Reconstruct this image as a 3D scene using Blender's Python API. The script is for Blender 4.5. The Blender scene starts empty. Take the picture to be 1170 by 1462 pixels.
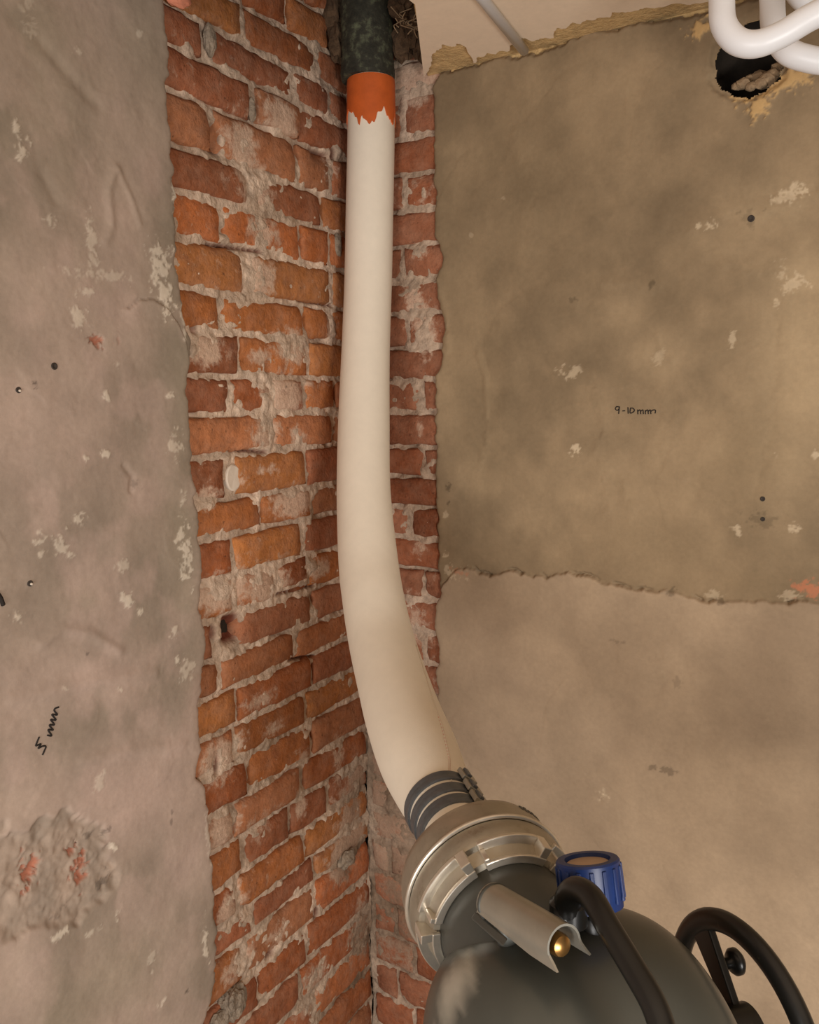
import bpy, bmesh, math, random
import numpy as np
from mathutils import Vector, Matrix

random.seed(7)
S = bpy.context.scene
C = S.collection

# ------------------------------------------------------------------ camera
F = 1200.0                       # focal length in pixels of the 1170 x 1462 frame
CAM = np.array([1.136, -1.65, 2.0])
_up = np.array([-125.0, 8969.0, -1200.0]); _up /= np.linalg.norm(_up)      # world Z in camera (right, up, fwd)
_y = np.array([735.0, 166.0, 1200.0]); _y -= _up * _y.dot(_up); _y /= np.linalg.norm(_y)
_R = np.stack([np.cross(_y, _up), _y, _up])          # rows: world axes in a left/right check below
# camera frame (right, up, fwd) is left handed, so fix the sign of X
if _R[0][0] < 0: _R[0] = -_R[0]
def c2w(v): return _R @ np.asarray(v, float)          # camera vector -> world vector
def w2c(v): return _R.T @ np.asarray(v, float)
right, upv, fwd = c2w((1, 0, 0)), c2w((0, 1, 0)), c2w((0, 0, 1))
cam_d = bpy.data.cameras.new('camera'); cam = bpy.data.objects.new('camera', cam_d); C.objects.link(cam)
cam_d.sensor_fit = 'HORIZONTAL'; cam_d.sensor_width = 36.0; cam_d.lens = 36.0 * F / 1170.0
cam_d.clip_start = 0.02
cam.matrix_world = Matrix(((right[0], upv[0], -fwd[0], CAM[0]), (right[1], upv[1], -fwd[1], CAM[1]),
                           (right[2], upv[2], -fwd[2], CAM[2]), (0, 0, 0, 1)))
S.camera = cam

# ------------------------------------------------------------------ light
S.view_settings.view_transform = 'Standard'; S.view_settings.look = 'None'
S.view_settings.gamma = 1.0; S.view_settings.use_curve_mapping = False
S.view_settings.exposure = 0.2
W = bpy.data.worlds.new('world'); S.world = W; W.use_nodes = True
W.node_tree.nodes['Background'].inputs[0].default_value = (1.0, 0.95, 0.90, 1)
W.node_tree.nodes['Background'].inputs[1].default_value = 0.09
def area(name, loc, target, sx, sy, power, col):
    l = bpy.data.lights.new(name, 'AREA'); l.shape = 'RECTANGLE'; l.size = sx; l.size_y = sy
    l.energy = power; l.color = col
    o = bpy.data.objects.new(name, l); C.objects.link(o); o.location = loc
    o.rotation_euler = (Vector(target) - Vector(loc)).to_track_quat('-Z', 'Y').to_euler()
    return o
area('added_key_light', (2.4, -2.15, 1.25), (0.35, 0.0, 1.4), 0.5, 0.6, 34, (1.0, 0.955, 0.91))  # unseen key light added at the right; no window is built
area('added_fill_light', (0.95, -3.1, 1.2), (0.3, 0.0, 1.3), 0.8, 1.2, 30, (1.0, 0.965, 0.935))  # frontal fill added behind the camera; no doorway is built

# ------------------------------------------------------------------ helpers
def lin(r, g, b):
    f = lambda c: c / 12.92 if c <= 0.04045 else ((c + 0.055) / 1.055) ** 2.4
    return np.array([f(r / 255), f(g / 255), f(b / 255)])
def ray(px, py): return c2w(((px - 585) / F, (731 - py) / F, 1.0))
def at(px, py, d): return CAM + ray(px, py) * d
def LW(px, py, h=0.0):           # pixel -> (y, z) on the left wall
    r = ray(px, py); t = (h - CAM[0]) / r[0]; p = CAM + r * t; return p[1], p[2]
def RW(px, py, h=0.0):           # pixel -> (x, z) on the right wall
    r = ray(px, py); t = (-h - CAM[1]) / r[1]; p = CAM + r * t; return p[0], p[2]
def ZP(px, py, z):               # pixel -> (x, y) on a horizontal plane
    r = ray(px, py); t = (z - CAM[2]) / r[2]; p = CAM + r * t; return p[0], p[1]

def vnoise(x, y, seed=0):
    x = np.asarray(x, float); y = np.asarray(y, float)
    xi = np.floor(x).astype(np.int64); yi = np.floor(y).astype(np.int64)
    fx = x - xi; fy = y - yi
    fx = fx * fx * fx * (fx * (fx * 6 - 15) + 10); fy = fy * fy * fy * (fy * (fy * 6 - 15) + 10)
    def h(a, b):
        n = (a * 374761393 + b * 668265263 + seed * 1442695041) & 0xFFFFFFFF
        n = ((n ^ (n >> 13)) * 1274126177) & 0xFFFFFFFF
        n = ((n ^ (n >> 16)) * 2246822519) & 0xFFFFFFFF
        return ((n ^ (n >> 15)) & 0xFFFFFF) / float(0xFFFFFF)
    a = h(xi, yi); b = h(xi + 1, yi); c = h(xi, yi + 1); d = h(xi + 1, yi + 1)
    return (a + (b - a) * fx) * (1 - fy) + (c + (d - c) * fx) * fy * 1.0
def fbm(x, y, oct=4, seed=0, gain=0.5):
    s = 0; a = 1; t = 0
    for i in range(oct):
        s = s + a * vnoise(np.asarray(x) * 2 ** i + i * 17.3, np.asarray(y) * 2 ** i + i * 9.1, seed + i); t += a; a *= gain
    return s / t
def sstep(a, b, x):
    t = np.clip((x - a) / (b - a), 0, 1); return t * t * (3 - 2 * t)
def interp(poly, x):             # poly: list of (x, y)
    p = sorted(poly); return np.interp(x, [q[0] for q in p], [q[1] for q in p])
def seg_dist(pts, U, V):         # distance of grid points to a polyline
    d = np.full(np.shape(U), 1e9)
    for (x0, y0), (x1, y1) in zip(pts[:-1], pts[1:]):
        dx, dy = x1 - x0, y1 - y0; L = dx * dx + dy * dy + 1e-12
        t = np.clip(((U - x0) * dx + (V - y0) * dy) / L, 0, 1)
        d = np.minimum(d, np.hypot(U - x0 - t * dx, V - y0 - t * dy))
    return d

BASE = {}
def link(o, parent=None, label=None, cat=None, group=None, kind=None):
    C.objects.link(o)
    if parent is not None: o.parent = parent
    for k, v in (('label', label), ('category', cat), ('group', group), ('kind', kind)):
        if v: o[k] = v
    return o
def empty(name, loc, label, cat, group=None):
    o = bpy.data.objects.new(name, None); o.location = Vector(loc); o.empty_display_size = 0.05
    BASE[o.name] = np.array(loc, float)
    link(o, None, label, cat, group); BASE[o.name] = np.array(loc, float)
    return o
def mesh(name, V, Fc, mat, parent=None, smooth=True, cols=None, floats=None, center=False, **kw):
    V = np.asarray(V, float)
    base = np.zeros(3)
    if parent is not None: base = BASE.get(parent.name, np.zeros(3))
    off = base.copy()
    if center: off = V.mean(axis=0)
    elif parent is None and kw.get('kind') != 'structure':
        off = V.mean(axis=0).copy(); off[2] = V[:, 2].min()
    me = bpy.data.meshes.new(name); me.from_pydata((V - off).tolist() if len(V) < 5000 else V - off, [], Fc)
    if smooth: me.polygons.foreach_set('use_smooth', np.ones(len(me.polygons), bool))
    if cols is not None:
        at_ = me.color_attributes.new('col', 'FLOAT_COLOR', 'POINT')
        cc = np.ones((len(V), 4)); cc[:, :3] = cols; at_.data.foreach_set('color', cc.ravel())
    for k, v in (floats or {}).items():
        a = me.attributes.new(k, 'FLOAT', 'POINT'); a.data.foreach_set('value', np.asarray(v, float).ravel())
    me.materials.append(mat); me.update()
    o = bpy.data.objects.new(name, me); o.location = Vector(off - base)
    link(o, parent, **kw); BASE[o.name] = off
    return o
def grid_faces(n, m, mask=None, flip=False):
    i = np.arange(n - 1)[:, None] * m + np.arange(m - 1)[None, :]
    q = np.stack([i, i + m, i + m + 1, i + 1], -1)
    if flip: q = q[..., ::-1]
    if mask is not None: q = q[mask]
    return q.reshape(-1, 4)
def frame_of(d, hint=(0, 0, 1)):
    d = np.asarray(d, float); d = d / np.linalg.norm(d)
    h = np.asarray(hint, float)
    if abs(d.dot(h)) > 0.97: h = np.array([1.0, 0, 0])
    a = np.cross(h, d); a /= np.linalg.norm(a); b = np.cross(d, a); return d, a, b
def sweep(pts, radii, seg=16, caps=True, hint=(0, 0, 1)):
    pts = np.asarray(pts, float); n = len(pts)
    radii = np.full(n, radii) if np.isscalar(radii) else np.asarray(radii)
    T = np.gradient(pts, axis=0); T /= np.linalg.norm(T, axis=1)[:, None]
    _, a, b = frame_of(T[0], hint)
    V = []; ang = np.linspace(0, 2 * math.pi, seg, endpoint=False)
    for i in range(n):
        a = a - T[i] * a.dot(T[i]); a /= np.linalg.norm(a); b = np.cross(T[i], a)
        V.append(pts[i] + radii[i] * (np.cos(ang)[:, None] * a + np.sin(ang)[:, None] * b))
    V = np.concatenate(V); Fc = []
    for i in range(n - 1):
        for j in range(seg):
            k = (j + 1) % seg; Fc.append((i * seg + j, i * seg + k, (i + 1) * seg + k, (i + 1) * seg + j))
    if caps:
        Fc.append(tuple(range(seg))[::-1]); Fc.append(tuple((n - 1) * seg + j for j in range(seg)))
    return V, Fc
def spline(P, n):                # Catmull-Rom through P (k, d) -> n samples
    P = np.asarray(P, float); P = np.vstack([2 * P[0] - P[1], P, 2 * P[-1] - P[-2]])
    k = len(P) - 3; out = []
    for s in np.linspace(0, k - 1e-6, n):
        i = int(s); t = s - i; p0, p1, p2, p3 = P[i:i + 4]
        out.append(0.5 * (2 * p1 + (p2 - p0) * t + (2 * p0 - 5 * p1 + 4 * p2 - p3) * t * t + (3 * p1 - p0 - 3 * p2 + p3) * t ** 3))
    return np.array(out)
def lathe(org, axis, prof, seg=64, hint=(0, 0, 1), a0=0.0, a1=2 * math.pi, closed_ends=True):
    d, a, b = frame_of(axis, hint); full = abs(a1 - a0 - 2 * math.pi) < 1e-6
    m = seg if full else seg + 1
    ang = np.linspace(a0, a1, m, endpoint=not full)
    V = np.concatenate([np.asarray(org) + d * t + r * (np.cos(ang)[:, None] * a + np.sin(ang)[:, None] * b) for t, r in prof])
    Fc = []
    for i in range(len(prof) - 1):
        for j in range(seg):
            k = (j + 1) % m; Fc.append((i * m + j, i * m + k, (i + 1) * m + k, (i + 1) * m + j))
    if full and closed_ends:
        Fc.append(tuple(range(m))[::-1]); Fc.append(tuple((len(prof) - 1) * m + j for j in range(m)))
    return V, Fc
def arcbox(org, axis, t0, t1, r0, r1, a0, a1, seg=8, hint=(0, 0, 1)):
    d, a, b = frame_of(axis, hint); V = []; Fc = []
    for an in np.linspace(a0, a1, seg + 1):
        e = math.cos(an) * a + math.sin(an) * b
        for t, r in ((t0, r0), (t0, r1), (t1, r1), (t1, r0)): V.append(np.asarray(org) + d * t + e * r)
    for i in range(seg):
        for j in range(4):
            k = (j + 1) % 4; Fc.append((i * 4 + j, i * 4 + k, i * 4 + 4 + k, i * 4 + 4 + j))
    Fc.append((3, 2, 1, 0)); Fc.append(tuple(seg * 4 + j for j in range(4)))
    return np.array(V), Fc
def box(c, ex, ey, ez):          # oriented box, half-extents as vectors
    c, ex, ey, ez = map(lambda q: np.asarray(q, float), (c, ex, ey, ez))
    V = [c + sx * ex + sy * ey + sz * ez for sx in (-1, 1) for sy in (-1, 1) for sz in (-1, 1)]
    return np.array(V), [(0, 1, 3, 2), (4, 6, 7, 5), (0, 4, 5, 1), (2, 3, 7, 6), (0, 2, 6, 4), (1, 5, 7, 3)]
def bevel(o, w=0.002, seg=2):
    m = o.modifiers.new('bevel', 'BEVEL'); m.width = w; m.segments = seg; m.limit_method = 'ANGLE'; return o
def autosmooth(o, deg=35):
    me = o.data; bm = bmesh.new(); bm.from_mesh(me)
    bmesh.ops.recalc_face_normals(bm, faces=bm.faces)
    for e in bm.edges:
        if len(e.link_faces) == 2 and e.calc_face_angle(0) > math.radians(deg): e.smooth = False
    bm.to_mesh(me); bm.free(); return o
def join(parts):
    V = []; Fc = []; n = 0
    for v, f in parts:
        V.append(v); Fc += [tuple(i + n for i in q) for q in f]; n += len(v)
    return np.concatenate(V), Fc
def lump(name, c, r, mat, parent, seed, squash=(1, 1, 1), amp=0.35, freq=2.0, sub=3, **kw):
    bm = bmesh.new(); bmesh.ops.create_icosphere(bm, subdivisions=sub, radius=1.0)
    V = np.array([v.co[:] for v in bm.verts]); Fc = [tuple(v.index for v in f.verts) for f in bm.faces]; bm.free()
    nz = fbm(V[:, 0] * freq + V[:, 2] * 1.7 + seed * 3.1, V[:, 1] * freq - V[:, 2] * 1.3 + seed, 3, seed)
    V = V * (1 + amp * 2 * (nz - 0.5))[:, None] * np.asarray(squash) * r + np.asarray(c)
    return mesh(name, V, Fc, mat, parent, smooth=False, **kw)

# ------------------------------------------------------------------ materials
def mat(name, base=(0.5, 0.5, 0.5), rough=0.8, metal=0.0, attr=None, var=0.0, vscale=60.0, bump=0.0, bscale=300.0,
        bdist=0.001, lime=False, spec=0.3, wear=None, coat=0.0, var2=0.0, v2scale=9.0):
    m = bpy.data.materials.new(name); m.use_nodes = True; nt = m.node_tree; N = nt.nodes; L = nt.links
    p = N['Principled BSDF']; p.inputs['Roughness'].default_value = rough; p.inputs['Metallic'].default_value = metal
    p.inputs['Specular IOR Level'].default_value = spec; p.inputs['Coat Weight'].default_value = coat
    geo = N.new('ShaderNodeNewGeometry'); pos = geo.outputs['Position']
    def noise(sc, det=4, r=0.6, dist=0.0):
        n = N.new('ShaderNodeTexNoise'); n.inputs['Scale'].default_value = sc; n.inputs['Detail'].default_value = det
        n.inputs['Roughness'].default_value = r; n.inputs['Distortion'].default_value = dist
        L.new(pos, n.inputs['Vector']); return n.outputs['Fac']
    def mr(src, a, b, c, d):
        n = N.new('ShaderNodeMapRange'); L.new(src, n.inputs[0])
        for i, v in enumerate((a, b, c, d)): n.inputs[i + 1].default_value = v
        return n.outputs[0]
    def mix(f, a, b, mode='MIX'):
        n = N.new('ShaderNodeMix'); n.data_type = 'RGBA'; n.blend_type = mode
        for s, i in ((f, 0), (a, 6), (b, 7)):
            if hasattr(s, 'is_linked') or hasattr(s, 'links'): L.new(s, n.inputs[i])
            elif i == 0: n.inputs[0].default_value = s
            else: n.inputs[i].default_value = (*s, 1)
        return n.outputs[2]
    if attr:
        at_ = N.new('ShaderNodeAttribute'); at_.attribute_name = attr; col = at_.outputs['Color']
    else:
        rgb = N.new('ShaderNodeRGB'); rgb.outputs[0].default_value = (*base, 1); col = rgb.outputs[0]
    def scalecol(col, fac):
        cb = N.new('ShaderNodeCombineColor')
        for i in range(3): L.new(fac, cb.inputs[i])
        return mix(1.0, col, cb.outputs[0], 'MULTIPLY')
    if var: col = scalecol(col, mr(noise(vscale, 5, 0.65), 0.3, 0.7, 1 - var, 1 + var))
    if var2: col = scalecol(col, mr(noise(v2scale, 3, 0.6), 0.3, 0.7, 1 - var2, 1 + var2))
    if lime:
        la = N.new('ShaderNodeAttribute'); la.attribute_name = 'lime'
        n1 = noise(45, 6, 0.68, 0.4)
        ad = N.new('ShaderNodeMath'); ad.operation = 'ADD'; L.new(la.outputs['Fac'], ad.inputs[0]); L.new(n1, ad.inputs[1])
        f = mr(ad.outputs[0], 0.92, 1.12, 0.0, 0.93)
        lc = N.new('ShaderNodeAttribute'); lc.attribute_name = 'shade_dirt'  # mask of the brown smear and the painted pocket shade
        mc = scalecol(mix(0.0, tuple(lin(204, 174, 150)), tuple(lin(204, 174, 150))), mr(noise(130, 4, 0.7), 0.3, 0.7, 0.78, 1.18))
        mc = mix(lc.outputs['Fac'], mc, tuple(lin(122, 100, 80)))
        col = mix(f, col, mc)
        col = mix(mr(noise(26, 5, 0.7), 0.42, 0.72, 0.0, 0.42), col, tuple(lin(172, 132, 108)))
        col = mix(mr(noise(34, 4, 0.7, 0.3), 0.55, 0.75, 0.0, 0.45), col, tuple(lin(112, 66, 50)))
        pit = mr(noise(120, 3, 0.6), 0.28, 0.36, 0.55, 0.0)
        col = mix(pit, col, tuple(lin(58, 34, 26)))
    if wear:
        wcol, lo, hi, wsc = wear
        col = mix(mr(noise(wsc, 5, 0.7), lo, hi, 0.0, 1.0), col, tuple(wcol))
    L.new(col, p.inputs['Base Color'])
    if bump:
        b = N.new('ShaderNodeBump'); b.inputs['Strength'].default_value = bump; b.inputs['Distance'].default_value = bdist
        L.new(noise(bscale, 5, 0.65), b.inputs['Height']); L.new(b.outputs[0], p.inputs['Normal'])
    return m
M = {}
M['brick'] = mat('brick', attr='col', rough=0.92, var=0.22, vscale=55, bump=0.9, bscale=110, bdist=0.004, lime=True, spec=0.15)
M['mortar'] = mat('mortar', attr='col', rough=0.95, var=0.2, vscale=90, bump=1.0, bscale=120, bdist=0.005, spec=0.1)
M['plaster'] = mat('plaster', attr='col', rough=0.9, var=0.06, vscale=120, bump=0.3, bscale=150, bdist=0.0010, spec=0.2, var2=0.07, v2scale=14)
M['ceiling'] = mat('ceiling_plaster', lin(226, 205, 180), 0.9, var=0.04, bump=0.2, bscale=40, bdist=0.002)
M['tan'] = mat('torn_plaster', lin(200, 168, 118), 0.95, var=0.25, vscale=40, bump=1.0, bscale=80, bdist=0.006)
M['dark_void'] = mat('dark_brown', lin(46, 38, 30), 0.95, var=0.3, vscale=30)  # plain dark brown for hole lining and wall cores
M['hose'] = mat('felt_hose', lin(232, 220, 201), 0.75, var=0.025, vscale=40, bump=0.25, bscale=420, bdist=0.0008, spec=0.25)
M['seam'] = mat('seam_thread', lin(206, 160, 138), 0.8)
M['seam_cream'] = mat('seam_cream', lin(214, 200, 180), 0.8)
M['orange'] = mat('orange_paint', lin(196, 92, 38), 0.6, var=0.12, vscale=40, bump=0.3, bscale=90, bdist=0.001)
M['iron'] = mat('cast_iron', lin(54, 52, 42), 0.75, var=0.5, vscale=45, bump=0.8, bscale=70, bdist=0.003,
                wear=(lin(100, 104, 80), 0.52, 0.72, 45))
M['debris'] = mat('debris', lin(84, 64, 46), 0.95, var=0.4, vscale=50, bump=1.0, bscale=90, bdist=0.005)
M['alu'] = mat('cast_aluminium', lin(176, 168, 152), 0.42, 0.75, var=0.12, vscale=35, bump=0.25, bscale=160, bdist=0.001,
               spec=0.5, wear=(lin(128, 112, 90), 0.55, 0.75, 22))
M['alu_bright'] = mat('worn_aluminium', lin(226, 218, 204), 0.32, 0.8, var=0.08, spec=0.5)
M['band'] = mat('clamp_steel', lin(108, 112, 116), 0.42, 0.6, var=0.15, vscale=80, spec=0.5)
M['drum'] = mat('drum_paint', lin(88, 90, 84), 0.30, 0.35, attr='col', var=0.05, vscale=12, spec=0.5, bump=0.1, bscale=20, bdist=0.002,
                var2=0.1, v2scale=7)
M['drum_dark'] = mat('outlet_grey', lin(76, 77, 72), 0.45, 0.2, var=0.08, vscale=20, spec=0.5)
M['silver'] = mat('galvanised', lin(172, 168, 156), 0.38, 0.7, var=0.08, vscale=30, spec=0.5)
M['black'] = mat('black_plastic', lin(21, 20, 18), 0.33, var=0.15, vscale=40, spec=0.5, wear=(lin(88, 80, 58), 0.66, 0.8, 60))
M['blue'] = mat('blue_plastic', lin(20, 44, 96), 0.42, var=0.15, vscale=40, spec=0.5)
M['cap_inner'] = mat('cap_inner', lin(176, 150, 124), 0.6)
M['brass'] = mat('brass', lin(168, 126, 72), 0.3, 0.9)
M['pvc'] = mat('white_pvc', lin(224, 224, 226), 0.38, spec=0.5)
M['ink'] = mat('pen_ink', lin(38, 32, 28), 0.8)
M['stone'] = mat('rubble', lin(150, 126, 98), 0.95, var=0.3, vscale=60, bump=1.0, bscale=150, bdist=0.003)
M['plug'] = mat('plug_dark', lin(58, 50, 44), 0.7)
M['plug_white'] = mat('plug_white', lin(206, 190, 172), 0.6)
M['grey_lump'] = mat('grey_mortar', lin(148, 132, 114), 0.95, var=0.4, vscale=60, bump=1.0, bscale=110, bdist=0.006)
M['floor'] = mat('concrete_floor', lin(140, 125, 108), 0.9, var=0.15, vscale=8)

# ------------------------------------------------------------------ measures
PH = 0.014                                   # plaster thickness over the bricks
ZC = RW(620, 104, PH)[1]                     # ceiling height
SHAFT_X = RW(611, 104, 0)[0]                 # the ceiling is open over the corner up to here
XMAX, YMIN = 3.6, -4.2
print('ceiling', ZC, 'shaft', SHAFT_X)

# ------------------------------------------------------------------ left wall: mortar bed
def blob_sum(blobs, U, V):
    s = np.zeros(np.shape(U))
    for (u, v, ru, rv, k) in blobs: s = np.maximum(s, k * np.exp(-(((U - u) / ru) ** 2 + ((V - v) / rv) ** 2)))
    return s
def px_blobs(fn, L, sc):
    out = []
    for (px, py, rx, ry, k) in L:
        u, v = fn(px, py); out.append((u, v, rx / sc, ry / sc, k))
    return out
lime_left = px_blobs(LW, [
    (345, 205, 34, 30, .62), (362, 262, 40, 34, .66), (378, 325, 42, 34, .6), (350, 250, 22, 50, .6), (372, 395, 26, 24, .66), (320, 250, 26, 24, .35),
    (295, 498, 34, 22, .62), (420, 498, 46, 26, .66), (372, 510, 30, 14, .5), (405, 560, 44, 30, .66), (384, 618, 34, 26, .66), (425, 622, 26, 24, .5),
    (420, 712, 46, 26, .55), (350, 684, 28, 16, .4), (380, 672, 50, 14, .4), (320, 842, 46, 26, .66), (390, 832, 50, 26, .64), (455, 812, 40, 22, .6), (300, 715, 20, 18, .4),
    (400, 175, 24, 24, .58), (372, 1000, 46, 16, .46), (390, 1040, 36, 18, .46), (312, 1086, 34, 32, .6), (345, 1060, 20, 26, .5), (435, 1085, 22, 22, .4),
    (318, 1185, 30, 30, .6), (372, 1190, 40, 20, .42), (325, 1298, 28, 30, .66), (400, 1335, 34, 24, .36), (430, 1150, 16, 28, .55),
    (482, 1080, 26, 40, .5), (500, 1180, 44, 70, .55), (490, 1230, 36, 40, .66), (520, 1320, 60, 70, .6), (450, 1400, 50, 50, .5), (560, 1420, 60, 60, .6),
    (510, 1110, 24, 50, .6), (345, 1375, 30, 20, .55), (475, 240, 16, 26, .4), (475, 470, 14, 24, .5), (440, 545, 18, 12, .3)], 700)
pits_left = px_blobs(LW, [(333, 897, 15, 18, -.0265), (311, 198, 8, 16, -.02), (384, 522, 6, 9, -.016), (352, 517, 5, 10, -.014), (460, 222, 20, 8, -.02), (280, 470, 6, 5, -.01),
                          (306, 905, 6, 10, -.012), (415, 410, 4, 3, -.01), (500, 1238, 10, 8, -.02), (455, 1305, 6, 9, -.018), (388, 1360, 9, 9, -.014), (310, 1090, 5, 16, -.014), (478, 218, 6, 8, -.02)], 700)
for (pa, pb) in (((307, 349), (372, 358)), ((330, 640), (380, 646)), ((430, 427), (475, 436)), ((400, 848), (450, 836)), ((420, 942), (450, 938))):
    for t_ in np.linspace(0, 1, 9): pits_left += px_blobs(LW, [(pa[0] + (pb[0] - pa[0]) * t_, pa[1] + (pb[1] - pa[1]) * t_, 6, 2.6, -.012)], 700)
def pit_depth(side, U, V):
    s_ = np.zeros(np.shape(U))
    if side == 'L':
        for (u, v, ru, rv, k) in pits_left: s_ = np.minimum(s_, k * np.exp(-(((U - u) / ru) ** 4 + ((V - v) / rv) ** 4)))
    return s_
mortar_y0 = LW(150, 800)[0]
ys = np.linspace(mortar_y0, 0.0, 300); zs = np.concatenate([np.linspace(0, .45, 20)[:-1], np.linspace(0.45, ZC + 0.5, 760)])
Yg, Zg = np.meshgrid(ys, zs, indexing='ij')
shade_dirt_left = px_blobs(LW, [(510, 1140, 44, 70, .8), (505, 1230, 60, 60, .9), (530, 1330, 80, 80, .95), (500, 1430, 110, 60, .95), (440, 1400, 60, 60, .5)], 640)  # brown smears that also paint in the shade of the pocket behind the drum
shade_dirt_right = px_blobs(RW, [(560, 1130, 60, 120, .8), (580, 1300, 100, 140, .95), (590, 1000, 40, 60, .4)], 600)
SHADE_DIRT = lin(122, 100, 80)  # brown of the smears and of the painted pocket shade
def mortar_height(U, V, seed, blobs):
    n = fbm(U * 30, V * 36, 3, seed); n2 = fbm(U * 85, V * 95, 2, seed + 9); n3_ = fbm(U * 13, V * 17, 3, seed + 3)
    return -0.0055 + 0.010 * (n - 0.5) + 0.006 * (n2 - 0.5) - 0.007 * sstep(.5, .68, n3_) * (1 - np.clip(blobs * 1.6, 0, 1)) + 0.008 * np.clip(blobs, 0, .6)
bl = blob_sum(lime_left, Yg, Zg)
Hm = mortar_height(Yg, Zg, 11, bl) + pit_depth('L', Yg, Zg)
def mortar_col(U, V, seed, shade_dirt):
    n = fbm(U * 14, V * 14, 4, seed)[..., None]; n2 = fbm(U * 70, V * 70, 3, seed + 5)[..., None]
    c = lin(166, 142, 120) * (1 - n) + lin(224, 198, 174) * n
    dm = np.clip(blob_sum(shade_dirt, U, V) * (0.6 + 0.9 * fbm(U * 20, V * 20, 3, seed + 2)), 0, 1)[..., None]
    c = c + (SHADE_DIRT - c) * dm
    return c * (0.75 + 0.5 * n2)
cav = np.clip(-pit_depth('L', Yg, Zg) / .014, 0, 1)[..., None]
mcl = mortar_col(Yg, Zg, 3, shade_dirt_left); mcl = mcl + (lin(116, 66, 50) - mcl) * cav      # broken brick shows inside the cavities
wall_left = mesh('wall_left', np.stack([Hm, Yg, Zg], -1).reshape(-1, 3), grid_faces(len(ys), len(zs)),
                 M['mortar'], cols=mcl.reshape(-1, 3), kind='structure')
BASE['wall_left'] = np.zeros(3)
xs = np.linspace(-0.01, 0.30, 110)
Xg, Zg2 = np.meshgrid(xs, zs, indexing='ij')
lime_right = px_blobs(RW, [(590, 430, 16, 40, .5), (605, 470, 18, 40, .6), (580, 120, 40, 26, .75), (600, 610, 10, 20, .5), (592, 890, 30, 40, .45),
                           (600, 360, 20, 14, .5), (600, 780, 14, 16, .45), (575, 1000, 40, 30, .4), (580, 1250, 80, 120, .5), (545, 1150, 50, 80, .5)], 600)
br = blob_sum(lime_right, Xg, Zg2)
Hr = mortar_height(Xg, Zg2, 23, br)
wall_right = mesh('wall_right', np.stack([Xg, -Hr, Zg2], -1).reshape(-1, 3), grid_faces(len(xs), len(zs)),
                  M['mortar'], cols=mortar_col(Xg, Zg2, 8, shade_dirt_right).reshape(-1, 3) * 0.9, kind='structure')
BASE['wall_right'] = np.zeros(3)

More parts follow.
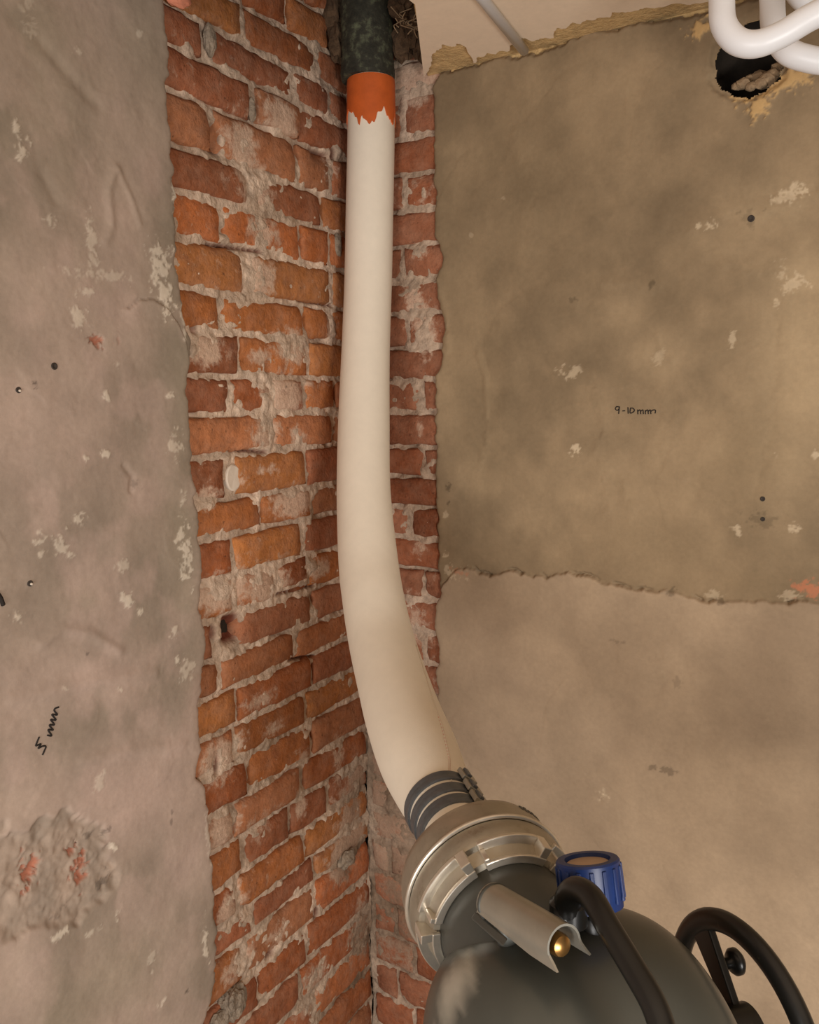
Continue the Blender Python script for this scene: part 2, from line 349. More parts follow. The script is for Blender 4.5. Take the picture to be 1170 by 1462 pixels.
# ------------------------------------------------------------------ bricks
TONES = [lin(176, 104, 62), lin(168, 96, 60), lin(162, 94, 66), lin(182, 112, 66), lin(152, 88, 60), lin(172, 108, 76), lin(160, 88, 54)]
bn = [0]
def make_brick(wall, side, u0, u1, v0, v1, blobs, tone=None, dark=1.0, h0=0.0, rough=1.0, lime=0.0):
    bn[0] += 1; sd = bn[0]; rnd = random.Random(sd * 13 + 5)
    nu = max(5, int(abs(u1 - u0) / 0.014)); nv = 6
    uu = np.linspace(0, 1, nu + 1); vv = np.linspace(0, 1, nv + 1)
    uu[1] = min(uu[1], 0.006 / abs(u1 - u0)); uu[-2] = 1 - uu[1]; vv[1] = 0.1; vv[-2] = 0.9
    A, B = np.meshgrid(uu, vv, indexing='ij')
    sk = rnd.uniform(-0.004, 0.004); tl = rnd.uniform(-0.004, 0.004)
    U = u0 + (u1 - u0) * A; Vv = v0 + (v1 - v0) * B
    edge = np.minimum(np.minimum(A, 1 - A) * abs(u1 - u0), np.minimum(B, 1 - B) * abs(v1 - v0))
    jit = np.exp(-edge / 0.006) * rough
    du = (fbm(U * 60 + sd, Vv * 60, 2, 31) - 0.5) * 0.008 * jit; dv = (fbm(U * 60, Vv * 60 + sd, 2, 57) - 0.5) * 0.007 * jit
    U2 = U + du + sk * (B - 0.5); V2 = Vv + dv + tl * (A - 0.5)
    h = h0 + rnd.uniform(-0.0025, 0.003) + (fbm(U * 45 + sd * 3.7, Vv * 45, 3, 77) - 0.5) * 0.008 * rough
    h = h + (A - 0.5) * rnd.uniform(-0.004, 0.004) - 0.007 * np.exp(-edge / 0.004)
    corner = np.minimum(np.hypot(A * abs(u1 - u0), B * abs(v1 - v0)), np.hypot((1 - A) * abs(u1 - u0), (1 - B) * abs(v1 - v0)))
    if rnd.random() < 0.5: h = h - 0.008 * np.exp(-(corner / 0.012) ** 2)
    h = h + pit_depth(side, U, Vv)
    m = nv + 1; n = nu + 1
    fr = np.stack([U2, V2, h], -1).reshape(-1, 3)
    ring = [i * m for i in range(n)] + [(n - 1) * m + j for j in range(1, m)] + [i * m + m - 1 for i in range(n - 2, -1, -1)] + [j for j in range(m - 2, 0, -1)]
    back = fr[ring].copy(); back[:, 2] = -0.03
    P = np.vstack([fr, back]); k = len(fr); R_ = len(ring)
    Fc = [tuple(q) for q in grid_faces(n, m)]
    Fc += [(ring[i], k + i, k + (i + 1) % R_, ring[(i + 1) % R_]) for i in range(R_)]
    W3 = np.stack([P[:, 2], P[:, 0], P[:, 1]], -1) if side == 'L' else np.stack([P[:, 0], -P[:, 2], P[:, 1]], -1)
    if side == 'L': pass
    else: Fc = [f[::-1] for f in Fc]
    t = (TONES[rnd.randrange(len(TONES))] if tone is None else np.asarray(tone)) * rnd.uniform(0.8, 1.08) * dark * np.array([.96, 1.06, 1.0])
    nz = fbm(P[:, 0] * 25 + sd, P[:, 1] * 25, 3, 5)[:, None]
    cols = t * (0.8 + 0.4 * nz)
    lm = np.clip(blob_sum(blobs, P[:, 0], P[:, 1]) + lime + rnd.choice((0.14, 0.2, 0.26, 0.33)), 0, 0.9)
    return mesh('brick', W3, Fc, M['brick'], wall, cols=cols, floats={'lime': lm, 'shade_dirt': np.clip(blob_sum(shade_dirt_left if side == 'L' else shade_dirt_right, P[:, 0], P[:, 1]), 0, 1)}, center=True)

beds = [-152, -96, -40, 16, 70, 121, 178, 245, 301, 361, 425, 480, 538, 590, 645, 706, 756, 812, 867, 920, 968, 1021, 1071, 1128, 1179, 1232, 1284, 1326, 1385, 1440, 1494]
beds += [1548, 1602, 1656, 1710, 1764]
joints = {30: [360, 450], 31: [330, 420], 32: [350, 450], 33: [330, 410], 34: [360, 440], 0: [330, 420], 1: [300, 372, 440], 2: [349, 412, 472], 3: [349, 454], 4: [298, 421, 472], 5: [363, 430], 6: [305, 426, 475], 7: [358, 463],
          8: [319, 431, 472], 9: [356, 475], 10: [319, 437, 475], 11: [344, 444], 12: [332, 390, 437, 480], 13: [388, 477], 14: [331, 439], 15: [375, 447], 16: [334, 434], 17: [336, 396, 443],
          18: [313, 448], 19: [317, 425], 20: [341, 447], 21: [336, 438], 22: [357, 447], 23: [337, 432], 24: [351, 416, 470], 25: [340, 438], 26: [363, 452], 27: [351, 452], 28: [372, 440], 29: [350, 430]}
wide = {(14, 331): 24, (4, 298): 20, (5, 363): 14, (7, 358): 12, (9, 356): 18, (22, 430): 16, (23, 432): 14, (24, 351): 14, (10, 319): 11, (12, 332): 9, (6, 305): 12}
edge_px_left = [(0, 239), (50, 241), (150, 243), (240, 250), (300, 253), (370, 256), (430, 262), (470, 270), (505, 276), (535, 269), (620, 272), (680, 278), (740, 283),
                (800, 288), (870, 286), (900, 294), (960, 293), (1005, 286), (1080, 289), (1112, 285), (1130, 298), (1200, 303), (1270, 308), (1330, 312), (1390, 310), (1430, 302), (1462, 292)]
tone_rows = {8: lin(182, 102, 60), 9: lin(180, 112, 68), 10: lin(180, 106, 62), 13: lin(184, 114, 78), 18: lin(168, 104, 76), 19: lin(170, 104, 70)}
for r in range(len(beds) - 1):
    yt, yb = beds[r], beds[r + 1]
    zt = LW(370, yt)[1] - 0.0055; zb = LW(370, yb)[1] + 0.0055
    ym = (yt + yb) / 2
    js = joints[r]
    cuts = []
    ue = LW(interp(edge_px_left, np.clip(ym, 0, 1462)) - 14, ym)[0]
    spans = []; cur = ue
    for j in js:
        # a joint's height on screen depends on where along the wall it stands
        uj = LW(j, ym + (j - 370) * (565 - ym) / 951.0)[0]
        hw = wide.get((r, j), 7) / 2 / 700
        spans.append((cur, uj - hw)); cur = uj + hw
    spans.append((cur, -0.004))
    for (a, b) in spans:
        if b - a < 0.012: continue
        kw = {}
        if r in tone_rows: kw['tone'] = tone_rows[r]
        if r == 18 and a == ue: b -= 0.01
        if r == 18 and abs(a - (LW(313, 893)[0] + 0.005)) < 0.012: a += 0.05
        if r == 5 and 0.05 < b - a < 0.16 and a > LW(363, 150)[0] - 0.01 and a < LW(380, 150)[0] + .02: kw['h0'] = 0.008; kw['lime'] = 0.2
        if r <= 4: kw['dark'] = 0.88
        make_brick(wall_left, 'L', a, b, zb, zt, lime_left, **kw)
rbeds = [-60, -12, 36, 84, 132, 194, 247, 300, 350, 400, 447, 496, 543, 590, 638, 681, 723, 769, 812, 854, 900, 945, 990, 1035, 1080, 1125, 1170, 1215, 1260, 1305, 1350, 1395, 1440, 1487, 1534, 1581]
for r in range(len(rbeds) - 1):
    zt = RW(590, rbeds[r])[1] - 0.005; zb = RW(590, rbeds[r + 1])[1] + 0.005
    j = [0.125, 0.065][r % 2] + random.uniform(-.01, .01)
    if r in (12, 14, 18, 20): j = RW(602, 600)[0]
    for a, b in ((0.006, j - 0.005), (j + 0.005, 0.262)):
        make_brick(wall_right, 'R', a, b, zb, zt, lime_right, tone=lin(156, 96, 72) if random.random() < .6 else lin(150, 86, 60),
                   lime=-0.04 if r % 3 else 0.08)
print('bricks', bn[0])

def trowel(U, V, u0, u1, v0, v1, n, seed):
    rg = random.Random(seed); tone = np.zeros(np.shape(U)); hh = np.zeros(np.shape(U))
    wob = (fbm(U * 18, V * 18, 3, seed) - .5) * .9
    for _ in range(n):
        cu, cv = rg.uniform(u0, u1), rg.uniform(v0, v1); a_ = rg.uniform(.05, .16); b_ = a_ * rg.uniform(.35, .8); th = rg.uniform(0, math.pi)
        du, dv = U - cu, V - cv; p = (du * math.cos(th) + dv * math.sin(th)) / a_; q = (-du * math.sin(th) + dv * math.cos(th)) / b_
        r_ = np.sqrt(p * p + q * q) + wob * .5
        side = sstep(-.9, .6, p * math.cos(rg.uniform(0, 6.28)) + q)          # one side of a stroke feathers out
        m_ = sstep(1.04, .95, r_) * side
        t_ = rg.uniform(-1, 1); h_ = rg.uniform(.2, 1.0)
        tone = tone * (1 - m_ * .7) + t_ * m_ * .7; hh = hh * (1 - m_ * .7) + h_ * m_ * .7
    return tone, hh
# ------------------------------------------------------------------ plaster of the left wall
def soft_spots(fn, spots, U, V, sc, seed, fu=90):
    s = np.zeros(np.shape(U))
    n = fbm(U * fu, V * fu, 4, seed); nf = fbm(U * 260, V * 260, 2, seed + 1)
    for (px, py, rx, ry, k) in spots:
        u, v = fn(px, py); d = np.sqrt(((U - u) / (rx / sc)) ** 2 + ((V - v) / (ry / sc)) ** 2)
        s = np.maximum(s, k * sstep(1.15, 0.45, d + (n - 0.5) * 3.0 + (nf - 0.5) * 1.6))
    return s
zl = np.concatenate([np.linspace(0.0, 0.55, 12)[:-1], np.linspace(0.55, ZC, 860)])
dl = np.concatenate([np.linspace(0, 0.012, 8)[:-1], np.linspace(0.012, 0.40, 175), 0.40 + np.geomspace(0.006, 3.6, 34)])
ez = [(LW(x, y, PH)[1], LW(x, y, PH)[0]) for y, x in edge_px_left]
ez = sorted([(-0.5, ez[-1][1])] + ez + [(3.0, ez[0][1])])
edge_u = interp(ez, zl) + (fbm(zl * 45, zl * 0 + 3, 4, 19) - 0.5) * 0.016
D, Zp = np.meshgrid(dl, zl, indexing='ij')
Up = edge_u[None, :] - D
E = D.copy()
n1 = fbm(Up * 3.2, Zp * 2.6, 4, 41); n2 = fbm(Up * 11, Zp * 9, 4, 42); n3 = fbm(Up * 46, Zp * 40, 4, 43); n4 = fbm(Up * 130, Zp * 130, 3, 44)
H = PH + (n1 - .5) * 0.014 + (n2 - .5) * 0.0045 + (n3 - .5) * 0.0012 + (n4 - .5) * 0.0005
tt, th_ = trowel(Up, Zp, edge_u.min() - .45, edge_u.max(), .9, ZC, 70, 501)
H += th_ * .0011
# overlapping trowel coat with a curved rim near the bricks
def lpl(L): return [LW(a, b, PH) for a, b in L]
rim = lpl([(185, 440), (200, 428), (220, 427), (240, 440), (255, 462), (266, 490), (272, 520)])
rx = [(p[0], p[1]) for p in rim]
drim = seg_dist(rim, Up, Zp)
zr = np.interp(Up, [p[0] for p in rim], [p[1] for p in rim])
inside = (Zp < zr) & (Up > rim[0][0] - 0.1)
H += np.where(Zp < zr, 0.0045 * np.exp(-drim / 0.05), 0.0) * sstep(rim[0][0] - .03, rim[0][0] + .02, Up)
H -= 0.0025 * np.exp(-(drim / 0.0025) ** 2)
for L_, amp, wd in (([(150, 345), (160, 325), (155, 270), (165, 240)], .003, .008), ([(170, 245), (190, 290), (200, 320)], .002, .006), ([(60, 60), (110, 120), (140, 150)], -.003, .012),
                    ([(60, 250), (80, 290)], -.002, .01), ([(175, 665), (188, 680), (185, 700)], -.003, .006), ([(60, 920), (90, 898), (130, 905), (170, 930)], .0035, .009),
                    ([(20, 1000), (120, 975), (220, 960)], .003, .012), ([(120, 1085), (200, 1070), (260, 1065)], .003, .012)):
    H += amp * np.exp(-(seg_dist(lpl(L_), Up, Zp) / wd) ** 2)
# chipped-out patch low on the left
patch = lpl([(-40, 1190), (0, 1185), (40, 1180), (85, 1160), (100, 1150), (120, 1185), (150, 1178), (150, 1200), (152, 1225), (168, 1250), (160, 1275), (140, 1295), (110, 1320), (70, 1318), (30, 1326), (0, 1338), (-40, 1345)])
def in_poly(poly, U, V):
    ins = np.zeros(np.shape(U), bool); q = poly[-1]
    for p in poly:
        c = ((p[1] > V) != (q[1] > V)) & (U < (q[0] - p[0]) * (V - p[1]) / (q[1] - p[1] + 1e-12) + p[0]); ins ^= c; q = p
    return ins
pin = in_poly(patch, Up + (n3 - .5) * .035 + (n2 - .5) * .02, Zp + (fbm(Up * 30 + 5, Zp * 30, 4, 72) - .5) * .05); pd = seg_dist(patch + patch[:1], Up, Zp)
pm = pin * 1.0
for _ in range(3): pm[1:-1, 1:-1] = (pm[1:-1, 1:-1] * 2 + pm[:-2, 1:-1] + pm[2:, 1:-1] + pm[1:-1, :-2] + pm[1:-1, 2:]) / 6
H -= pm * (0.006 + (fbm(Up * 45, Zp * 45, 3, 71) - .5) * 0.010)
H = H - 0.007 * np.exp(-E / 0.004)
H[0, :] = -0.008
# colour
cw, cd, cp = lin(168, 148, 132), lin(136, 122, 106), lin(174, 151, 137)
a = fbm(Up * 4 + 7, Zp * 3.2, 4, 51)[..., None]; b = fbm(Up * 16, Zp * 13, 4, 52)[..., None]
col = cd + (cw - cd) * sstep(.3, .7, a); col = col + (cp - col) * 0.6 * sstep(.45, .75, b)
col = col * (1 + .06 * tt + .10 * (fbm(Up * 34, Zp * 30, 4, 53) - .5))[..., None]
pink = blob_sum(px_blobs(LW, [(190, 1130, 130, 90, .8), (90, 960, 120, 60, .5), (60, 640, 120, 100, .4), (250, 1240, 60, 100, .5)], 760), Up, Zp)[..., None]
col = col + (lin(186, 161, 147) - col) * pink
grn = blob_sum(px_blobs(LW, [(250, 740, 26, 180, .5), (255, 560, 26, 90, .5), (60, 100, 90, 120, .45), (150, 1400, 160, 60, .5), (235, 400, 40, 70, .4), (200, 60, 60, 90, .5)], 760), Up, Zp)[..., None]
col = col + (lin(144, 132, 112) - col) * grn
wh = soft_spots(LW, [(11, 186, 6, 7, .8), (20, 212, 10, 12, .8), (122, 350, 7, 34, .6), (140, 395, 40, 6, .45), (104, 456, 10, 12, .7), (112, 420, 12, 5, .6), (222, 385, 15, 30, .9), (230, 425, 12, 25, .95), (255, 455, 6, 22, .7), (244, 282, 6, 28, 1.0), (246, 238, 4, 6, .8),
                          (142, 566, 5, 6, .8), (236, 565, 7, 4, .8), (158, 520, 5, 6, .5), (238, 635, 12, 16, .6), (110, 653, 5, 3, .8), (140, 648, 7, 3, .8), (252, 712, 5, 14, .7), (250, 765, 14, 8, .8), (256, 790, 9, 34, .85), (105, 742, 9, 7, .7), (78, 778, 9, 14, .65), (48, 775, 6, 12, .6), (90, 792, 6, 6, .7),
                          (173, 855, 10, 9, .8), (190, 872, 5, 6, .8), (240, 897, 8, 8, .7), (250, 940, 8, 6, .8), (258, 955, 14, 12, .5), (20, 880, 8, 7, .7), (135, 1112, 10, 10, .5), (154, 1203, 5, 6, .9), (82, 1328, 14, 5, .9), (160, 1308, 5, 7, .7), (128, 1325, 10, 4, .6),
                          (288, 1345, 5, 28, .85), (292, 1190, 5, 40, .5), (225, 1425, 7, 5, .7), (210, 1365, 5, 14, .5), (138, 1275, 8, 5, .8), (82, 980, 5, 5, .5), (163, 982, 5, 4, .6), (168, 805, 9, 8, .5), (30, 15, 9, 20, .3), (60, 318, 6, 6, .6), (190, 51, 4, 4, .6), (105, 78, 5, 4, .5)], Up, Zp, 820, 61)[..., None]
col = col + (lin(214, 200, 180) - col) * wh * .8
gr = pm[..., None]
pc = lin(132, 120, 106) + (lin(172, 150, 132) - lin(132, 120, 106)) * fbm(Up * 22, Zp * 22, 4, 63)[..., None]
col = col + (pc - col) * gr * 0.85
H += 0.0012 * wh[..., 0] 
redsp = soft_spots(LW, [(132, 487, 12, 8, .9), (35, 1242, 13, 20, .95), (98, 1214, 8, 8, .9), (110, 1243, 10, 18, .95), (160, 485, 3, 9, .2)], Up, Zp, 820, 66)[..., None]
dk = soft_spots(LW, [(75, 523, 8, 8, .0), (185, 690, 5, 8, .35), (115, 930, 4, 5, .5), (38, 552, 3, 4, .7), (240, 1155, 3, 5, .5), (238, 1170, 3, 5, .5), (300, 1267, 4, 4, .8), (259, 1412, 3, 3, .7), (122, 1190, 6, 5, .5), (140, 1260, 10, 7, .6), (82, 1300, 10, 6, .4), (145, 1182, 8, 5, .5), (150, 1240, 4, 8, .5)], Up, Zp, 820, 67)[..., None]
col = col + (lin(174, 106, 80) - col) * redsp * .9; col = col * (1 - 0.75 * dk)
H -= 0.006 * redsp[..., 0]
Fq = grid_faces(len(dl), len(zl), flip=True)
pl = mesh('plaster', np.stack([H, Up, Zp], -1).reshape(-1, 3), Fq, M['plaster'], wall_left, cols=col.reshape(-1, 3))
def left_h(u, v):
    j = int(np.clip(np.searchsorted(zl, v), 0, len(zl) - 1)); d = edge_u[j] - u; i = int(np.clip(np.searchsorted(dl, d), 0, len(dl) - 1)); return H[i, j]

# ------------------------------------------------------------------ plaster of the right wall
edge_px_right = [(112, 613), (140, 616), (200, 617), (260, 618), (320, 619), (350, 622), (372, 630), (400, 622), (440, 625), (470, 632), (510, 629), (535, 620), (600, 620), (660, 622), (740, 622),
                 (800, 623), (845, 629), (870, 622), (895, 620), (925, 628), (960, 624), (1000, 626), (1100, 630), (1250, 636), (1462, 642)]
zr_ = np.concatenate([np.linspace(0.0, 0.30, 8)[:-1], np.linspace(0.30, ZC + 0.01, 960)])
dr = np.concatenate([np.linspace(0, 0.012, 8)[:-1], np.linspace(0.012, 0.82, 330), 0.82 + np.geomspace(0.006, 2.6, 30)])
ezr = [(RW(x, y, PH)[1], RW(x, y, PH)[0]) for y, x in edge_px_right]
ezr = sorted([(-0.5, ezr[-1][1])] + ezr + [(3.0, ezr[0][1])])
edge_x = interp(ezr, zr_) + (fbm(zr_ * 45, zr_ * 0 + 8, 4, 119) - 0.5) * 0.014
Dr, Zr = np.meshgrid(dr, zr_, indexing='ij')
Xr = edge_x[None, :] + Dr
def rpl(L): return [RW(a, b, PH) for a, b in L]
m1 = fbm(Xr * 3.0, Zr * 2.4, 4, 141); m2 = fbm(Xr * 9, Zr * 8, 4, 142); m3 = fbm(Xr * 40, Zr * 40, 4, 143); m4 = fbm(Xr * 120, Zr * 120, 3, 144)
Hw = PH + (m1 - .5) * 0.016 + (m2 - .5) * 0.005 + (m3 - .5) * 0.0012 + (m4 - .5) * 0.0005
tt, th_ = trowel(Xr, Zr, .2, 1.15, .5, ZC, 110, 502)
Hw += th_ * .0012
step = rpl([(600, 858), (625, 850), (636, 832), (652, 812), (680, 815), (700, 821), (730, 813), (760, 823), (790, 821), (812, 817), (830, 822), (855, 829), (900, 838), (940, 845), (960, 843), (985, 853), (1020, 859), (1060, 857), (1100, 862), (1170, 860), (1300, 868), (2400, 900)])
zst = np.interp(Xr, [p[0] for p in step], [p[1] for p in step]) + (fbm(Xr * 50, Xr * 0 + 5, 4, 150) - .5) * 0.016
below = sstep(0.0025, -0.0025, Zr - zst)
Hw += below * (0.0065 - 0.35 * ((m2 - .5) * 0.009 + (m3 - .5) * 0.003))
crack = np.exp(-((Zr - zst - 0.002) / 0.0035) ** 2) * sstep(.42, .62, fbm(Xr * 22, Xr * 0 + 2, 3, 151))
Hw -= crack * 0.010
for L_, amp, wd in (([(682, 505), (692, 540), (695, 580), (692, 630), (685, 665)], .004, .006), ([(745, 470), (752, 495)], -.002, .005), ([(840, 545), (858, 575), (862, 610), (855, 640)], .004, .008),
                    ([(940, 480), (945, 500), (958, 512)], .004, .006), ([(1110, 430), (1105, 540), (1102, 620), (1085, 700)], -.003, .008), ([(890, 690), (900, 710), (915, 725)], .003, .006), ([(985, 690), (998, 712)], -.003, .006),
                    ([(850, 405), (900, 402), (940, 405)], .004, .008), ([(620, 400), (632, 450), (634, 500)], .004, .006), ([(740, 210), (760, 260), (770, 330)], .002, .012), ([(680, 130), (695, 150)], -.002, .008), ([(1000, 320), (1060, 295), (1130, 290)], .004, .012),
                    ([(1090, 300), (1120, 290), (1170, 270)], .004, .01), ([(870, 1000), (930, 990), (960, 960)], -.002, .012), ([(840, 1100), (870, 1160), (900, 1180)], .003, .014), ([(1040, 380), (1100, 390)], .003, .01), ([(860, 660), (870, 740)], .003, .012), ([(965, 590), (945, 640)], .002, .008)):
    Hw += amp * .5 * np.exp(-(seg_dist(rpl(L_), Xr + (m2 - .5) * .03, Zr + (m3 - .5) * .02) / wd / 1.3) ** 2) * sstep(.25, .6, m3 + .1)
Hw = Hw - 0.007 * np.exp(-Dr / 0.004)
Hw[0, :] = -0.008
# colour
up_d, up_l = lin(126, 108, 84), lin(156, 134, 105)
lo_d, lo_l = lin(154, 133, 109), lin(178, 155, 128)
a = fbm(Xr * 4 + 3, Zr * 3.4, 4, 161)[..., None]; b = fbm(Xr * 14, Zr * 12, 4, 162)[..., None]
cu = up_d + (up_l - up_d) * sstep(.25, .75, 0.6 * a + 0.4 * b)
cl = lo_d + (lo_l - lo_d) * sstep(.25, .75, a)
bw = below[..., None]
cu = cu * (1 + .075 * tt + .12 * (fbm(Xr * 34, Zr * 30, 4, 167) - .5))[..., None]; cl = cl * (1 + .04 * tt + .05 * (fbm(Xr * 30, Zr * 20, 4, 168) - .5))[..., None]
col = cu + (cl - cu) * bw
lite = blob_sum(px_blobs(RW, [(1150, 520, 60, 150, .75), (1160, 400, 60, 40, .7), (1130, 640, 50, 80, .5), (1120, 300, 60, 40, .4), (945, 500, 50, 40, .3), (900, 450, 60, 30, .2), (1050, 340, 60, 30, .2)], 700), Xr, Zr)[..., None]
col = col + (lin(186, 162, 128) - col) * lite
olive = blob_sum(px_blobs(RW, [(1060, 650, 50, 70, .45), (740, 240, 110, 150, .35), (690, 600, 50, 200, .3), (640, 200, 40, 200, .25), (960, 780, 120, 40, .3), (1080, 830, 60, 20, .4)], 700), Xr, Zr)[..., None]
col = col + (lin(134, 115, 88) - col) * olive
grey = blob_sum(px_blobs(RW, [(720, 950, 80, 60, .25), (720, 1060, 90, 60, .3), (700, 900, 60, 30, .25), (870, 1040, 70, 50, .15)], 700), Xr, Zr)[..., None]
col = col + (lin(142, 122, 104) - col) * grey
tanz = soft_spots(RW, [(1085, 142, 26, 8, .9), (1110, 128, 26, 10, .85), (1140, 112, 34, 12, .8), (1085, 160, 10, 12, .9), (1005, 42, 14, 8, .9), (1000, 50, 8, 6, .8), (1160, 105, 24, 10, .7)], Xr, Zr, 720, 163)[..., None]
col = col + (lin(200, 164, 112) - col) * tanz; Hw += tanz[..., 0] * .004
wh = soft_spots(RW, [(1128, 280, 14, 9, .85), (1018, 326, 9, 6, .7), (1000, 325, 4, 3, .6), (1135, 405, 14, 10, .6), (1120, 395, 8, 12, .5), (825, 640, 7, 8, .9), (822, 530, 14, 8, .55), (866, 1131, 4, 4, 1.), (1112, 650, 4, 4, .9), (1055, 755, 5, 6, .7), (1140, 752, 9, 5, .7), (1170, 648, 6, 4, .8), (1048, 485, 4, 12, .6), (1110, 433, 4, 6, .6),
                     (648, 815, 16, 10, .5), (625, 845, 6, 14, .7), (1130, 848, 9, 6, .5), (1022, 848, 8, 6, .5), (621, 600, 4, 26, .8), (640, 790, 4, 4, .5), (945, 510, 6, 8, .4), (640, 735, 4, 5, .5), (675, 340, 5, 4, .3), (720, 285, 4, 3, .3), (866, 1131, 7, 7, .5)], Xr, Zr, 720, 164)[..., None]
col = col + (lin(214, 194, 164) - col) * wh * .75
red = soft_spots(RW, [(1160, 838, 18, 11, .75), (660, 815, 16, 5, .4)], Xr, Zr, 720, 165)[..., None]
col = col + (lin(190, 120, 88) - col) * red
dk = soft_spots(RW, [(645, 696, 6, 6, .6), (643, 718, 4, 4, .6), (936, 406, 5, 5, .5), (825, 427, 4, 4, .4), (1090, 742, 16, 10, .35), (820, 430, 3, 3, .4), (955, 1095, 10, 5, .5), (935, 1090, 6, 4, .5), (970, 970, 6, 8, .3), (885, 912, 8, 3, .3), (1073, 312, 12, 10, .3), (962, 842, 6, 5, .5), (1030, 856, 8, 4, .5)], Xr, Zr, 720, 166)[..., None]
col = col * (1 - 0.7 * dk)
# the torn top rim and the round hole are real gaps in the layer
top_poly = [RW(a, b, PH) for a, b in ((560, 124), (614, 122), (628, 101), (645, 98), (672, 92), (695, 83), (715, 80), (737, 79), (760, 76), (784, 71), (800, 64), (820, 53), (840, 43), (852, 40), (870, 43), (883, 43), (893, 33), (920, 30), (946, 27), (977, 22), (1000, 18), (1013, 12), (1080, -5), (1300, -60), (2600, -400))]
ztop = np.interp(Xr, [p[0] for p in top_poly], [p[1] for p in top_poly]) + (fbm(Xr * 60, Xr * 0 + 4, 4, 170) - .5) * 0.014
hu, hv = RW(1072, 84, PH); HR = 0.064
hd = np.hypot((Xr - hu), (Zr - hv)) + (m3 - .5) * 0.02
Hw -= 0.008 * sstep(HR + .012, HR, hd) + 0.007 * sstep(-0.007, 0.002, Zr - ztop)
gone = (Zr > ztop) | (hd < HR)
fm = ~(gone[:-1, :-1] & gone[1:, 1:] & gone[1:, :-1] & gone[:-1, 1:])
mesh('plaster', np.stack([Xr, -Hw, Zr], -1).reshape(-1, 3), grid_faces(len(dr), len(zr_), mask=fm), M['plaster'], wall_right, cols=col.reshape(-1, 3))
def right_h(x, z):
    j = int(np.clip(np.searchsorted(zr_, z), 0, len(zr_) - 1)); i = int(np.clip(np.searchsorted(dr, x - edge_x[j]), 0, len(dr) - 1)); return Hw[i, j]
# backing behind the torn rim, with the same round hole
xb = np.concatenate([np.linspace(0.25, 1.0, 120), np.linspace(1.02, XMAX, 20)]); zb_ = np.linspace(ZC - 0.30, ZC + 0.02, 60)
Xb, Zb = np.meshgrid(xb, zb_, indexing='ij')
hb = 0.001 + (fbm(Xb * 30, Zb * 30, 4, 181) - .5) * 0.012
gb = np.hypot(Xb - hu, Zb - hv) < HR + 0.004
fmb = ~(gb[:-1, :-1] & gb[1:, 1:] & gb[1:, :-1] & gb[:-1, 1:])
mesh('torn_edge', np.stack([Xb, -hb, Zb], -1).reshape(-1, 3), grid_faces(len(xb), len(zb_), mask=fmb), M['tan'], wall_right)
V, Fc = lathe((hu, 0.0, hv), (0, 1, 0), [(-0.004, HR + .004), (0.01, HR + .008), (0.05, HR + .01), (0.11, HR), (0.14, HR * .6), (0.15, 0.004)], 28, closed_ends=False)
V += ((fbm(V[:, 0] * 40 + V[:, 1] * 30, V[:, 2] * 40, 3, 190) - .5) * 0.012)[:, None]
mesh('hole_lining', V, Fc, M['dark_void'], wall_right)
for i, (px, py, r) in enumerate([(1060, 118, .013), (1072, 122, .010), (1086, 117, .014), (1096, 110, .017), (1104, 102, .013), (1108, 90, .011), (1080, 104, .017), (1066, 106, .013), (1050, 121, .009), (1092, 98, .013)]):
    u, v = RW(px, py, 0); dep = [0.008, .006, .01, .016, .016, .022, .035, .034, .01, .045][i]
    lump('stone', (u, dep, v), r, M['stone'], wall_right, 200 + i, (1, .8, .8), .3, 2.2, 2)

# ------------------------------------------------------------------ ceiling with the opening over the corner, floor
def slab(name, poly, z0, z1, material, parent=None, **kw):
    n = len(poly); V = [(x, y, z0) for x, y in poly] + [(x, y, z1) for x, y in poly]
    Fc = [tuple(range(n))[::-1], tuple(range(n, 2 * n))] + [(i, (i + 1) % n, n + (i + 1) % n, n + i) for i in range(n)]
    return mesh(name, V, Fc, material, parent, smooth=False, **kw)
s0 = ZP(590, 2, ZC)
hx = s0[0]
SY = -0.75
ceil_poly = [(SHAFT_X, 0.0), (XMAX, 0.0), (XMAX, YMIN), (0.0, YMIN), (0.0, SY), (hx - 0.01, SY), (hx, s0[1])]
print('ceiling hole edge', s0, SHAFT_X)
ceiling = slab('ceiling', ceil_poly, ZC + 0.002, ZC + 0.22, M['tan'], kind='structure'); BASE['ceiling'] = np.zeros(3)
# plaster skin of the ceiling with a torn rim along the wall
rimpx = [(614, 100), (618, 90), (622, 73), (632, 66), (643, 63), (660, 65), (669, 70), (673, 88), (700, 79), (730, 70), (742, 52), (750, 54), (758, 58), (775, 54), (789, 52), (797, 45), (805, 39), (822, 33), (841, 29), (873, 21), (900, 17), (925, 13), (966, 5), (1003, 2)]
rim_c = [ZP(a, b, ZC - .006) for a, b in rimpx]
rim_d = []
for (xa, ya), (xb_, yb_) in zip(rim_c[:-1], rim_c[1:]):
    for t_ in np.linspace(0, 1, 9)[:-1]:
        xx = xa + (xb_ - xa) * t_; rim_d.append((xx, ya + (yb_ - ya) * t_ + (float(fbm(xx * 75, 3.0, 4, 195)) - .5) * .034))
rim_c = [(x, min(y, -0.004)) for x, y in rim_d]
cp_ = [(SHAFT_X + .002, -0.02)] + [p for p in rim_c] + [(rim_c[-1][0] + .2, -0.03), (XMAX, -0.02), (XMAX, YMIN), (0.001, YMIN), (0.001, SY - .01), (hx + .004, SY - .01), (hx + .004, s0[1])]
slab('ceiling_plaster', cp_, ZC - 0.006, ZC + 0.002, M['ceiling'], ceiling)
slab('floor', [(-.1, .1), (XMAX, .1), (XMAX, YMIN), (-.1, YMIN)], -0.1, 0.0, M['floor'], kind='structure')
